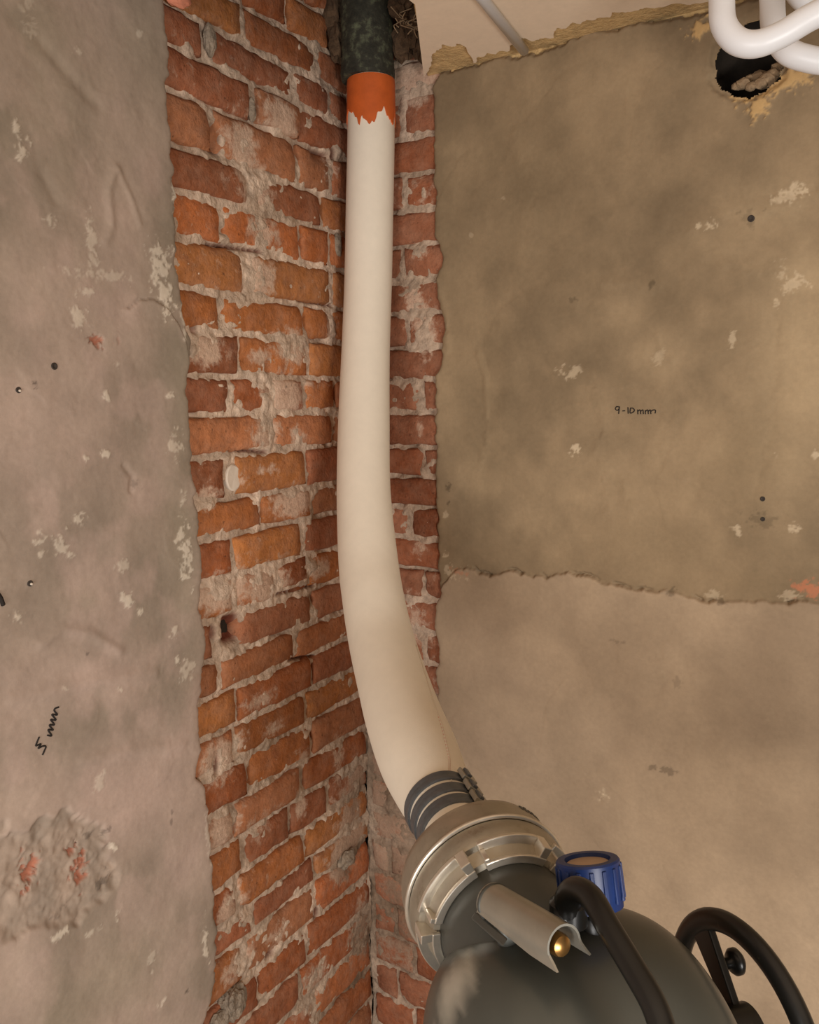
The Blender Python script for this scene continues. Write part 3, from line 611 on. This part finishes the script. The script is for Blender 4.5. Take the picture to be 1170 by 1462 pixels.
# masonry of the shaft above the ceiling and the body of both walls
slab('wall_core_left', [(-0.25, 0.25), (-0.03, 0.25), (-0.03, YMIN), (-0.25, YMIN)], 0.0, ZC + .6, M['dark_void'], wall_left)
slab('wall_core_right', [(0.0, 0.25), (hu - 0.1, 0.25), (hu - 0.1, 0.03), (0.0, 0.03)], 0.0, ZC + .6, M['dark_void'], wall_right)
slab('wall_core_right', [(hu - 0.1, 0.25), (XMAX, 0.25), (XMAX, 0.16), (hu - 0.1, 0.16)], 0.0, ZC + .6, M['dark_void'], wall_right)
slab('shaft_shade_lid', [(-.2, .2), (hx + .02, .2), (hx + .02, SY - .02), (-.2, SY - .02)], ZC + .5, ZC + .56, M['dark_void'], ceiling)  # unseen cover added to keep the shaft dark

# ------------------------------------------------------------------ liner hose
path = [(530, 101, 1.785, 66), (530, 125, 1.790, 66), (530, 200, 1.806, 67.5), (528, 300, 1.824, 68), (526, 400, 1.832, 68), (522.5, 500, 1.812, 69), (520, 600, 1.765, 73.5),
        (519.5, 700, 1.69, 77), (526, 800, 1.60, 85), (534, 860, 1.535, 89), (545, 915, 1.475, 94), (560, 970, 1.40, 101), (577, 1025, 1.325, 110), (598, 1080, 1.255, 117), (619, 1128, 1.195, 110)]
# outlet axis shared by the drum, the coupling and the hose tail (camera frame)
A0 = at(697, 1272, 1.0)
AX = c2w((-0.29, 0.263, 0.92)); AX /= np.linalg.norm(AX)
def ax(t): return A0 + AX * t
P = [np.append(at(x, y, d), w * d / F / 2) for x, y, d, w in path]
P += [np.append(ax(0.165), 0.0480), np.append(ax(0.13), 0.0460), np.append(ax(0.084), 0.0460)]
sp = spline(P, 170)
hose = empty('liner_hose', ax(0.084), 'long cream felt hose rising along the brick corner from coupling to old pipe', 'hose')
V, Fc = sweep(sp[:, :3], sp[:, 3], 40, True)
mesh('hose_body', V, Fc, M['hose'], hose)
HB = V[:170 * 40].reshape(170, 40, 3)
# seam on the side towards the right wall
sg = []
for i in range(105, 152):
    c = sp[i, :3]; v = CAM - c; v /= np.linalg.norm(v)
    t = sp[i + 1, :3] - sp[i - 1, :3]; t /= np.linalg.norm(t)
    n = v - t * v.dot(t); n /= np.linalg.norm(n); s = np.cross(t, n)
    if s.dot(right) < 0: s = -s
    th = math.radians(70 - 34 * (i - 105) / 46)
    sg.append(c + (n * math.cos(th) + s * math.sin(th)) * (sp[i, 3] + 0.0002))
V, Fc = sweep(sg, 0.0011, 6); seam = mesh('seam', V, Fc, M['seam_cream'], hose)
for i in range(22, 46, 1):
    d = sg[i] - sg[i - 1]; V, Fc = box((sg[i] + sg[i - 1]) / 2, d * .22, np.cross(d, upv) / np.linalg.norm(d) * .0016, np.array([.0013, 0, 0]) * 0 + (CAM - sg[i]) / np.linalg.norm(CAM - sg[i]) * .0013)
    mesh('stitch', V, Fc, M['seam'], seam, smooth=False)
# orange collar with a ragged painted rim
kt = [i for i in range(170) if sp[i, 2] > at(530, 104, 1.786)[2]][-1]
top_z = at(530, 106, 1.75)[2]; NA = 120
ring_c = sp[kt, :3].copy(); rr = sp[kt, 3]
ang = np.linspace(0, 2 * math.pi, NA, endpoint=False)
lowlen = 0.085 + 0.045 * (fbm(np.cos(ang) * 2.6 + 4, np.sin(ang) * 2.6, 4, 300) - .5) * 2 + 0.012 * (vnoise(ang * 9, ang * 0, 301) - .5) * 2
V = []; rows = 10
pts = [(top_z - 0.0, rr + .0005), (top_z, rr + .0028)]
cen = lambda z: np.array([np.interp(-z, -sp[:, 2], sp[:, 0]), np.interp(-z, -sp[:, 2], sp[:, 1])])
for k in range(rows + 3):
    for j in range(NA):
        if k == 0: z, r_ = top_z, 0.02
        elif k <= rows + 1:
            z = top_z - lowlen[j] * (k - 1) / rows; r_ = rr + 0.0022
            if k == 1: r_ = rr + 0.0016
        else: z = top_z - lowlen[j] - 0.0005; r_ = rr - 0.001
        c = cen(z); rloc = r_ + (np.interp(-z, -sp[:, 2], sp[:, 3]) - rr if k else 0)
        V.append((c[0] + rloc * math.cos(ang[j]), c[1] + rloc * math.sin(ang[j]), z))
Fc = [(k * NA + j, k * NA + (j + 1) % NA, (k + 1) * NA + (j + 1) % NA, (k + 1) * NA + j) for k in range(rows + 2) for j in range(NA)]
autosmooth(mesh('painted_collar', V, [f[::-1] for f in Fc], M['orange'], hose, label='orange painted band with ragged lower edge'), 50)

# ------------------------------------------------------------------ old drain pipe and debris in the opening
pz0 = top_z + 0.001
pcx, pcy = cen(top_z) + (np.array([right[0], right[1]]) * -0.006)
V, Fc = lathe((pcx, pcy, pz0), (0, 0, 1), [(0, .050), (0.0, .056), (.012, .0575), (.05, .056), (.12, .0545), (.5, .0545)], 40)
V[:, :2] += ((fbm(V[:, 0] * 60, V[:, 2] * 40, 3, 310) - .5) * 0.003)[:, None]
autosmooth(mesh('drain_pipe', V, Fc, M['iron'], label='dark rusty cast iron pipe coming down through the ceiling opening', cat='pipe'), 60)
for i, (px, py, d, r, sq) in enumerate([(590, 32, 1.755, .032, (.8, .8, 1.4)), (572, 10, 1.73, .026, (1, 1, 1)), (598, 66, 1.77, .022, (.7, .8, 1.3)), (578, 62, 1.775, .026, (1, 1, 1.3)), (480, 14, 1.80, .030, (.8, 1, 1.6)), (484, 60, 1.80, .024, (.8, 1, 1.6)), (604, 30, 1.76, .02, (.8, 1, 1.2))]):
    lump('debris_clump', at(px, py, d), r, M['debris'], ceiling, 320 + i, sq, .5, 3.0, 3)
for i in range(9):
    p0 = at(568 + i * 4, 12 + (i * 7) % 20, 1.70); q = [p0 + np.array([random.uniform(-.015, .015), random.uniform(-.015, .015), -0.008 * k]) for k in range(5)]
    V, Fc = sweep(spline(q, 14), 0.0012, 5); mesh('fibre', V, Fc, M['stone'], ceiling)

# ------------------------------------------------------------------ clamps on the hose tail
ring_hint = c2w((0.86, 0.5, 0))
cl_lab = ['dark steel band clamp on the hose tail, nearest the cream hose', 'dark steel band clamp on the hose tail, middle of three', 'dark steel band clamp on the hose tail, nearest the coupling']
d_, ea, eb = frame_of(AX, (0, 0, 1))
view = CAM - ax(.15); view /= np.linalg.norm(view)
def angdir(v): return math.atan2(np.dot(v, eb), np.dot(v, ea))
buck_dir = upv * 0.75 + right * 0.62
th_b = angdir(buck_dir)
for k, (t, r) in enumerate(((0.170, .0500), (0.145, .0484), (0.120, .0476))):
    tilt = AX * 1.0
    c = ax(t); g = empty('hose_clamp', c - np.array([0, 0, r]), cl_lab[k], 'clamp', 'band clamps on the hose tail')
    V, Fc = lathe(c, tilt, [(-.009, r - .002), (-.009, r + .0012), (-.006, r + .002), (-.002, r + .0012), (.002, r + .0012), (.006, r + .002), (.009, r + .0012), (.009, r - .002)], 56, closed_ends=False)
    autosmooth(mesh('band', V, Fc, M['band'], g), 30)
    e = math.cos(th_b) * ea + math.sin(th_b) * eb; tg = -math.sin(th_b) * ea + math.cos(th_b) * eb
    V, Fc = box(c + e * (r + .005), tg * .013, AX * .0105, e * .0035); bk = bevel(mesh('buckle', V, Fc, M['silver'], g, smooth=False), .0012)
    V, Fc = box(c + e * (r + .0095) - tg * .004, tg * .004, AX * .0085, e * .0025); bevel(mesh('folded_tab', V, Fc, M['band'], bk, smooth=False), .001)

# ------------------------------------------------------------------ coupling
cp = empty('hose_coupling', ax(0) - np.array([0, 0, .1]), 'round cast aluminium quick coupling with lugs joining hose and drum', 'coupling')
V, Fc = lathe(ax(0), AX, [(.13, .040), (.13, .0445), (.082, .0445), (.080, .053), (.066, .057), (.056, .070), (.050, .088), (.042, .095), (.030, .0985), (.004, .1)], 72, closed_ends=False)
autosmooth(mesh('hose_side_ring', V, Fc, M['alu'], cp), 30)
V, Fc = lathe(ax(0), AX, [(.004, .099), (.004, .1022), (.0015, .103), (-.001, .1022), (-.001, .099)], 72, closed_ends=False)
mesh('bright_rim', V, Fc, M['alu_bright'], cp)
V, Fc = lathe(ax(0), AX, [(-.001, .098), (-.004, .0995), (-.026, .0985), (-.030, .096), (-.032, .090), (-.046, .084), (-.048, .076)], 72, closed_ends=False)
autosmooth(mesh('drum_side_ring', V, Fc, M['alu'], cp), 30)
th_v = angdir(view)
for k in range(6):
    a0 = th_v + math.radians(60 * k + 8); 
    V, Fc = join([arcbox(ax(0), AX, -.034, -.0285, .080, .1, a0, a0 + math.radians(44), 10),
                  arcbox(ax(0), AX, -.052, -.0285, .080, .1, a0 + math.radians(44), a0 + math.radians(51), 2),
                  arcbox(ax(0), AX, -.052, -.034, .079, .0925, a0, a0 + math.radians(4), 2),
                  arcbox(ax(0), AX, -.053, -.048, .077, .087, a0, a0 + math.radians(51), 10)])
    bevel(mesh('lug', V, Fc, M['alu_bright'], cp, smooth=False), .0012)
for k in range(5):
    th = th_v + math.radians(58 + k * 4.2); e = math.cos(th) * ea + math.sin(th) * eb; tg = -math.sin(th) * ea + math.cos(th) * eb
    V, Fc = box(ax(.03) + e * .0985, tg * .0022, AX * (.005 if k % 2 else .0035), e * .0006); mesh('stamp', V, Fc, M['drum_dark'], cp, smooth=False)

# ------------------------------------------------------------------ inversion drum
WX = np.cross(AX, (0, 0, 1)); WX /= np.linalg.norm(WX)            # axle direction, towards image right
if WX.dot(right) < 0: WX = -WX
DC = ax(-0.183) + WX * 0.0277 - np.array([0, 0, 0.0946]); DR = 0.1708; HWD = 0.1457
drum = empty('pressure_drum', (DC[0], DC[1], 0.0), 'dark grey metal drum vessel at the lower right, with outlet neck and black fittings', 'drum')
prof = []
for s in np.sin(np.linspace(-math.pi / 2, math.pi / 2, 81)):
    prof.append((s * HWD, max(DR * (1 - abs(s) ** 3.172) ** (1 / 3.35), 0.002)))
V, Fc = lathe(DC, WX, prof, 160, closed_ends=True)
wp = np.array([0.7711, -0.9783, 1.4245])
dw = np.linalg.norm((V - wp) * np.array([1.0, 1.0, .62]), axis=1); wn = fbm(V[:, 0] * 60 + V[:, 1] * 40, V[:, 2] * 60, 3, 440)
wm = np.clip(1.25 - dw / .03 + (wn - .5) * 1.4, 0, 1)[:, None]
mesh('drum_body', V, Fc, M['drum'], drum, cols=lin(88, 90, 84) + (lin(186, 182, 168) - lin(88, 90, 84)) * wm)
V, Fc = lathe(ax(0), AX, [(-.044, .070), (-.044, .077), (-.075, .0775), (-.10, .0775), (-.13, .076), (-.15, .07)], 56, closed_ends=False)
neck = mesh('outlet_neck', V, Fc, M['drum_dark'], drum)
# stand below the frame
for sx in (-1, 1):
    for sy in (-1, 1):
        hrz = np.array([AX[0], AX[1], 0]) / np.linalg.norm(AX[:2])
        top = DC + WX * sx * .10 + hrz * sy * .09; top[2] = DC[2] - .12; ft = DC + WX * sx * .17 + hrz * sy * .2; ft[2] = 0.0
        V, Fc = sweep([top, (top + ft) / 2, ft], .014, 12); mesh('leg', V, Fc, M['black'], drum)
# split handle sleeve over the outlet with a brass screw
q0, q1 = at(703, 1287, .86), at(806, 1350, .755)
hd_ = (q1 - q0); hl = np.linalg.norm(hd_); hd_ /= hl
toCam = CAM - q0; toCam /= np.linalg.norm(toCam)
hu_ = (upv * 0.93 + toCam * .36); hu_ -= hd_ * hu_.dot(hd_); hu_ /= np.linalg.norm(hu_); hs_ = np.cross(hu_, hd_)
if hs_.dot(right) < 0: hs_ = -hs_
sec = []
rS = .0188
for aa in np.linspace(-10, 190, 25): sec.append((math.cos(math.radians(aa)) * rS, math.sin(math.radians(aa)) * rS))
sec = [(rS * 1.05, -.012), (rS * 1.0, -.007)] + sec + [(-rS * 1.0, -.007), (-rS * 1.05, -.012)]
sec = np.array(sec); nn = np.gradient(sec, axis=0); nn = np.stack([nn[:, 1], -nn[:, 0]], -1); nn /= np.linalg.norm(nn, axis=1)[:, None]
inner = sec - nn * .0022
rows_ = []
NT = 12
for i in range(NT + 1):
    t = i / NT
    for layer in (sec, inner):
        for (x, y) in layer:
            yy = y
            if y < 0 and t < 0.75: yy = y * (0.25 + t)
            ext = 0.012 * sstep(0, -.015, y) * (t > .95)
            rows_.append(q0 + hd_ * (hl * t + ext) + hs_ * x + hu_ * yy)
V = np.array(rows_); ns = len(sec); Fc = []
for i in range(NT):
    for j in range(ns - 1):
        b0 = i * 2 * ns; b1 = b0 + 2 * ns
        Fc.append((b0 + j, b0 + j + 1, b1 + j + 1, b1 + j)); Fc.append((b0 + ns + j, b1 + ns + j, b1 + ns + j + 1, b0 + ns + j + 1))
    for j in (0, ns - 1): Fc.append((b0 + j, b0 + ns + j, b1 + ns + j, b1 + j))
for b0 in (0, NT * 2 * ns):
    for j in range(ns - 1): Fc.append((b0 + j, b0 + j + 1, b0 + ns + j + 1, b0 + ns + j))
V = np.array(V)
sleeve = mesh('lever_sleeve', V, Fc, M['silver'], drum, label='silver split metal sleeve with flared open end'); autosmooth(sleeve, 40)
V, Fc = lathe(q0, hd_, [(-.002, .002), (-.002, .018), (.003, .0195), (.006, .0195), (.006, .002)], 24, hint=hu_); mesh('end_plug', V, Fc, M['drum_dark'], sleeve)
sc_ = q1 - hd_ * .004 - hu_ * .002
V, Fc = lathe(sc_, hd_, [(-.05, .006), (-.012, .006), (-.012, .0105), (-.003, .0105), (.001, .009), (.003, .005), (.0035, .001)], 24); autosmooth(mesh('brass_screw', V, Fc, M['brass'], sleeve, label='brass screw inside the sleeve'), 40)
p0, p1 = at(676, 1306, .87), at(722, 1346, .80)
dd = p1 - p0; V, Fc = box((p0 + p1) / 2, dd / 2, np.cross(dd, toCam) / np.linalg.norm(dd) * .008, toCam * .004)
bevel(mesh('hinge_bar', V, Fc, M['drum_dark'], drum, smooth=False), .0015)
V, Fc = sweep([q0 + hd_ * .02 - hu_ * .0, q0 + hd_ * .02 - hu_ * .05], .012, 16); mesh('sleeve_post', V, Fc, M['drum_dark'], drum)
# blue collar valve
bc = at(842, 1250, .86); bax = upv * .94 + fwd * -.15 + right * -.13; bax = c2w((-.10, .96, .15)); bax /= np.linalg.norm(bax)
V, Fc = lathe(bc, bax, [(-.030, .0300), (-.030, .0305), (.010, .0325), (.0145, .0325), (.0165, .031), (.0165, .0235), (.012, .0225), (.012, .002)], 48)
blue = autosmooth(mesh('blue_cap', V, Fc, M['blue'], drum, label='bright blue ribbed plastic cap'), 30)
V, Fc = lathe(bc, bax, [(.0122, .0222), (.0130, .021), (.0130, .001)], 32); mesh('cap_face', V, Fc, M['cap_inner'], blue)
for k in range(16):
    th = 2 * math.pi * k / 16; dB, aB, bB = frame_of(bax); e = math.cos(th) * aB + math.sin(th) * bB; tg = np.cross(bax, e)
    V, Fc = box(bc + e * .0325 - bax * .006, tg * .0022, bax * .017, e * .0014); bevel(mesh('rib', V, Fc, M['blue'], blue, smooth=False), .0008)
V, Fc = sweep([bc - bax * .02, bc - bax * .05, bc - bax * .09 + AX * .0], .017, 20); mesh('cap_stem', V, Fc, M['black'], drum)
# black tube lever
lp = [at(812, 1306, .83), at(812, 1283, .825), at(824, 1270, .81), at(845, 1282, .785), at(870, 1325, .75), at(905, 1383, .715), at(933, 1432, .69), at(948, 1475, .675), at(960, 1530, .66), at(962, 1600, .66)]
lps = spline(lp, 60)
V, Fc = sweep(lps, np.interp(np.arange(60), [0, 8, 16, 30, 59], [.0135, .0135, .0118, .0112, .0112]), 20); mesh('lever_handle', V, Fc, M['black'], drum, label='black tubular lever handle')
V, Fc = lathe(at(812, 1298, .835), upv, [(-.014, .004), (-.014, .019), (.006, .019), (.012, .014), (.012, .002)], 28); autosmooth(mesh('lever_pivot', V, Fc, M['black'], drum), 35)
# hand wheel
wc = DC + WX * 0.1925 + np.array([0, 0, .0215]); WR = 0.1117
wheel_pts = []
dW, aW, bW = frame_of(WX)
rim = [wc + WR * (math.cos(t) * aW + math.sin(t) * bW) for t in np.linspace(0, 2 * math.pi, 73)[:-1]]
V = []; Fc = []; sg_ = 16
for i, c in enumerate(rim):
    e = (c - wc) / WR
    for j in range(sg_):
        t = 2 * math.pi * j / sg_; V.append(c + e * math.cos(t) * .0125 + WX * math.sin(t) * .010)
for i in range(72):
    for j in range(sg_):
        k = (j + 1) % sg_; i2 = (i + 1) % 72; Fc.append((i * sg_ + j, i * sg_ + k, i2 * sg_ + k, i2 * sg_ + j))
wheel = mesh('hand_wheel', V, Fc, M['black'], drum, label='black crank wheel with a turning knob')
V, Fc = lathe(wc, WX, [(-.07, .016), (-.02, .016), (-.02, .028), (.012, .028), (.012, .003)], 28); autosmooth(mesh('hub', V, Fc, M['black'], wheel), 35)
for k, th in enumerate((46, 166, 286)):
    t = math.radians(th); e = math.cos(t) * aW + math.sin(t) * bW; tg = np.cross(WX, e)
    V, Fc = box(wc + e * WR * .5, e * WR * .5, tg * .0085, WX * .0045)
    for q_ in range(4, 8): V[q_] = V[q_] + tg * np.sign((V[q_] - wc - e * WR).dot(tg)) * .011
    bevel(mesh('spoke', V, Fc, M['black'], wheel, smooth=False), .002)
kn = wc + (WR * .58) * (math.cos(math.radians(46)) * aW + math.sin(math.radians(46)) * bW)
V, Fc = lathe(kn, WX, [(0, .006), (.016, .006), (.018, .011), (.022, .0145), (.027, .0145), (.031, .010), (.032, .001)], 28); mesh('knob', V, Fc, M['black'], wheel)

# ------------------------------------------------------------------ white conduits
def conduit(pts, r, label, group=None, name='plastic_conduit', n=60):
    P_ = [at(*p) for p in pts]; V, Fc = sweep(spline(P_, n), r, 20)
    return mesh(name, V, Fc, M['pvc'], label=label, cat='conduit', group=group)
g_ = 'white conduits looping at the top right'
def toceil(px, py, d):           # pixel column carried up to the ceiling
    p = at(px, py, d); p[2] = ZC - .01; return p
def conduit_w(P_, r, label, n=70):
    V, Fc = sweep(spline(P_, n), r, 20); return mesh('plastic_conduit', V, Fc, M['pvc'], label=label, cat='conduit', group=g_)
k0 = at(1031, -30, 1.12)
conduit_w([toceil(1031, -120, 1.14), at(1031, -60, 1.13), at(1031, 0, 1.12), at(1034, 35, 1.11), at(1052, 58, 1.10), at(1080, 63, 1.09), at(1115, 50, 1.08), at(1150, 29, 1.07), at(1195, 3, 1.06), at(1235, -40, 1.06), toceil(1250, -150, 1.06)], .0168,
          'white plastic conduit bent in a U in front of the wall hole')
conduit_w([toceil(1102, -120, 1.2), at(1102, -40, 1.2), at(1103, 0, 1.2), at(1106, 40, 1.19), at(1122, 70, 1.18), at(1150, 83, 1.17), at(1190, 86, 1.16), at(1240, 60, 1.15), at(1260, -20, 1.15), toceil(1262, -150, 1.15)], .0172,
          'white plastic conduit passing behind the U bend, lower curve at right edge')
conduit_w([toceil(1118, -150, 1.24), at(1124, -40, 1.24), at(1142, -8, 1.235), at(1165, 8, 1.23), at(1200, 14, 1.22), at(1240, -20, 1.22), toceil(1250, -150, 1.22)], .0168,
          'greyish white plastic conduit topmost in the right corner')
e0 = ZP(749, 72, ZC - .012); e1 = ZP(686, -6, ZC - .012)
dv = np.array(e1) - np.array(e0); e2 = np.array(e0) + dv * 3.0
V, Fc = sweep([(e0[0], e0[1], ZC - .0125), ((e0[0] + e2[0]) / 2, (e0[1] + e2[1]) / 2, ZC - .0125), (e2[0], e2[1], ZC - .0125)], .0095, 18)
mesh('ceiling_conduit', V, Fc, M['pvc'], label='thin straight cream pipe fixed under the ceiling', cat='conduit')

# ------------------------------------------------------------------ small things on the walls
def stroke_left(strokes, name, w=.0013, **kw):
    parts = []
    for st in strokes:
        P_ = []
        for (x, y) in st:
            u, v = LW(x, y, PH); P_.append((left_h(u, v) + .0004, u, v))
        P_ = spline(P_, len(P_) * 5) if len(P_) > 2 else np.linspace(P_[0], P_[1], 6)
        parts.append(sweep(P_, w, 6))
    V, Fc = join(parts); return mesh(name, V, Fc, M['ink'], wall_left, **kw)
def stroke_right(strokes, name, w=.0011, **kw):
    parts = []
    for st in strokes:
        P_ = []
        for (x, y) in st:
            u, v = RW(x, y, PH); P_.append((u, -(right_h(u, v) + .0004), v))
        P_ = spline(P_, len(P_) * 5) if len(P_) > 2 else np.linspace(P_[0], P_[1], 6)
        parts.append(sweep(P_, w, 6))
    V, Fc = join(parts); return mesh(name, V, Fc, M['ink'], wall_right, **kw)
zl_ = lambda L: [(x / 3.482, 780 + y / 3.482) for x, y in L]
stroke_left([zl_([(197, 948), (188, 970), (179, 993)]), zl_([(179, 993), (205, 984), (192, 1004), (214, 994), (229, 996), (222, 1016), (212, 1038)]),
             zl_([(236, 940), (258, 942), (246, 922), (243, 912), (266, 914), (252, 897), (250, 888), (272, 888), (258, 868), (256, 862), (280, 864), (266, 845), (262, 836), (287, 838), (272, 818), (276, 806), (294, 800)])], 'pen_note', .0014, label='handwritten black note 5 mm')
zr2 = lambda L: [(850 + x / 3.656, 540 + y / 3.656) for x, y in L]
stroke_right([zr2(s) for s in ([(126, 150), (112, 149), (106, 160), (116, 168), (126, 158), (127, 150), (123, 186)], [(143, 171), (157, 170)], [(171, 152), (173, 185)], [(185, 155), (183, 181), (197, 178), (206, 167), (197, 157), (185, 156)],
                               [(222, 164), (224, 188)], [(224, 173), (235, 166), (239, 187)], [(239, 173), (250, 166), (253, 187)], [(262, 167), (264, 188)], [(264, 173), (275, 166), (279, 187)], [(279, 173), (289, 166), (292, 187)], [(292, 173), (304, 166), (316, 168), (314, 184)])], 'pen_note', label='handwritten black note 9-10 mm')
stroke_left([[(-6, 846), (0, 854), (4, 864)]], 'pen_mark', .0035)
def plug(wall, side, px, py, r, white=True):
    if side == 'L': u, v = LW(px, py, PH); c = np.array([left_h(u, v) + .001, u, v]); d = (1, 0, 0)
    else: u, v = RW(px, py, PH); c = np.array([u, -right_h(u, v) - .001, v]); d = (0, -1, 0)
    V, Fc = lathe(c, d, [(-.004, r), (.0002, r * .95), (.0006, r * .75), (.0002, r * .55), (-.0005, r * .4), (-.0005, .0003)], 16, closed_ends=False)
    o = mesh('wall_plug', V, Fc, M['plug'], wall)
    if white:
        dd_, a_, b_ = frame_of(d); c2 = c + a_ * r * .3 + b_ * r * -.2
        V, Fc = lathe(c2, d, [(-.002, r * .45), (.002, r * .4), (.0025, r * .1)], 10); mesh('chip', V, Fc, M['plug_white'], o)
for a_ in ((75, 523, .0056), (25, 557, .0046), (43, 833, .0048)): plug(wall_left, 'L', *a_, white=a_[0] != 75)
for a_ in ((1073, 312, .0062), (1090, 712, .0046), (1090, 741, .0042)): plug(wall_right, 'R', *a_, white=False)
# mortar lumps and odd pieces on the brick face
def wl(px, py, h): u, v = LW(px, py); return (h, u, v)
lump('mortar_lump', wl(330, 1432, .004), .034, M['grey_lump'], wall_left, 401, (.5, 1, .9), .5, 2.6, 4)
lump('mortar_lump', wl(312, 1460, .004), .026, M['grey_lump'], wall_left, 402, (.5, 1, 1), .4, 2.4, 3)
lump('mortar_lump', wl(300, 58, .0), .022, M['grey_lump'], wall_left, 403, (.45, .55, 1.3), .3, 2.0, 3)
lump('mortar_lump', wl(482, 350, .0), .02, M['grey_lump'], wall_left, 404, (.4, .6, 1.3), .3, 2.0, 3)
lump('mortar_lump', wl(494, 1225, .004), .028, M['grey_lump'], wall_left, 405, (.4, 1, .8), .4, 2.4, 3)
lump('mortar_lump', wl(360, 178 - 20, .0), .018, M['grey_lump'], wall_left, 406, (.4, .5, 1.3), .3, 2.0, 3)
# pale round plug in the bricks
u, v = LW(335, 682); V, Fc = lathe((-.006, u, v), (1, .0, 0), [(-.01, .026), (.003, .026), (.005, .023), (.005, .001)], 32); V[:, 1] = u + (V[:, 1] - u) * .8; V[:, 0] += (fbm(V[:, 1] * 70, V[:, 2] * 70, 3, 9) - .5) * .004
autosmooth(mesh('round_plug', V, Fc, M['plug_white'], wall_left, label='pale round filler plug between bricks'), 30)
# pink-orange broken piece at the top of the plaster edge
lump('brick_chip', wl(240, -8, .016), .028, mat('pale_brick', lin(206, 132, 104), .9, var=.15, bump=.5, bscale=90, bdist=.003), wall_left, 420, (.4, 1.2, .7), .4, 2.4, 3)
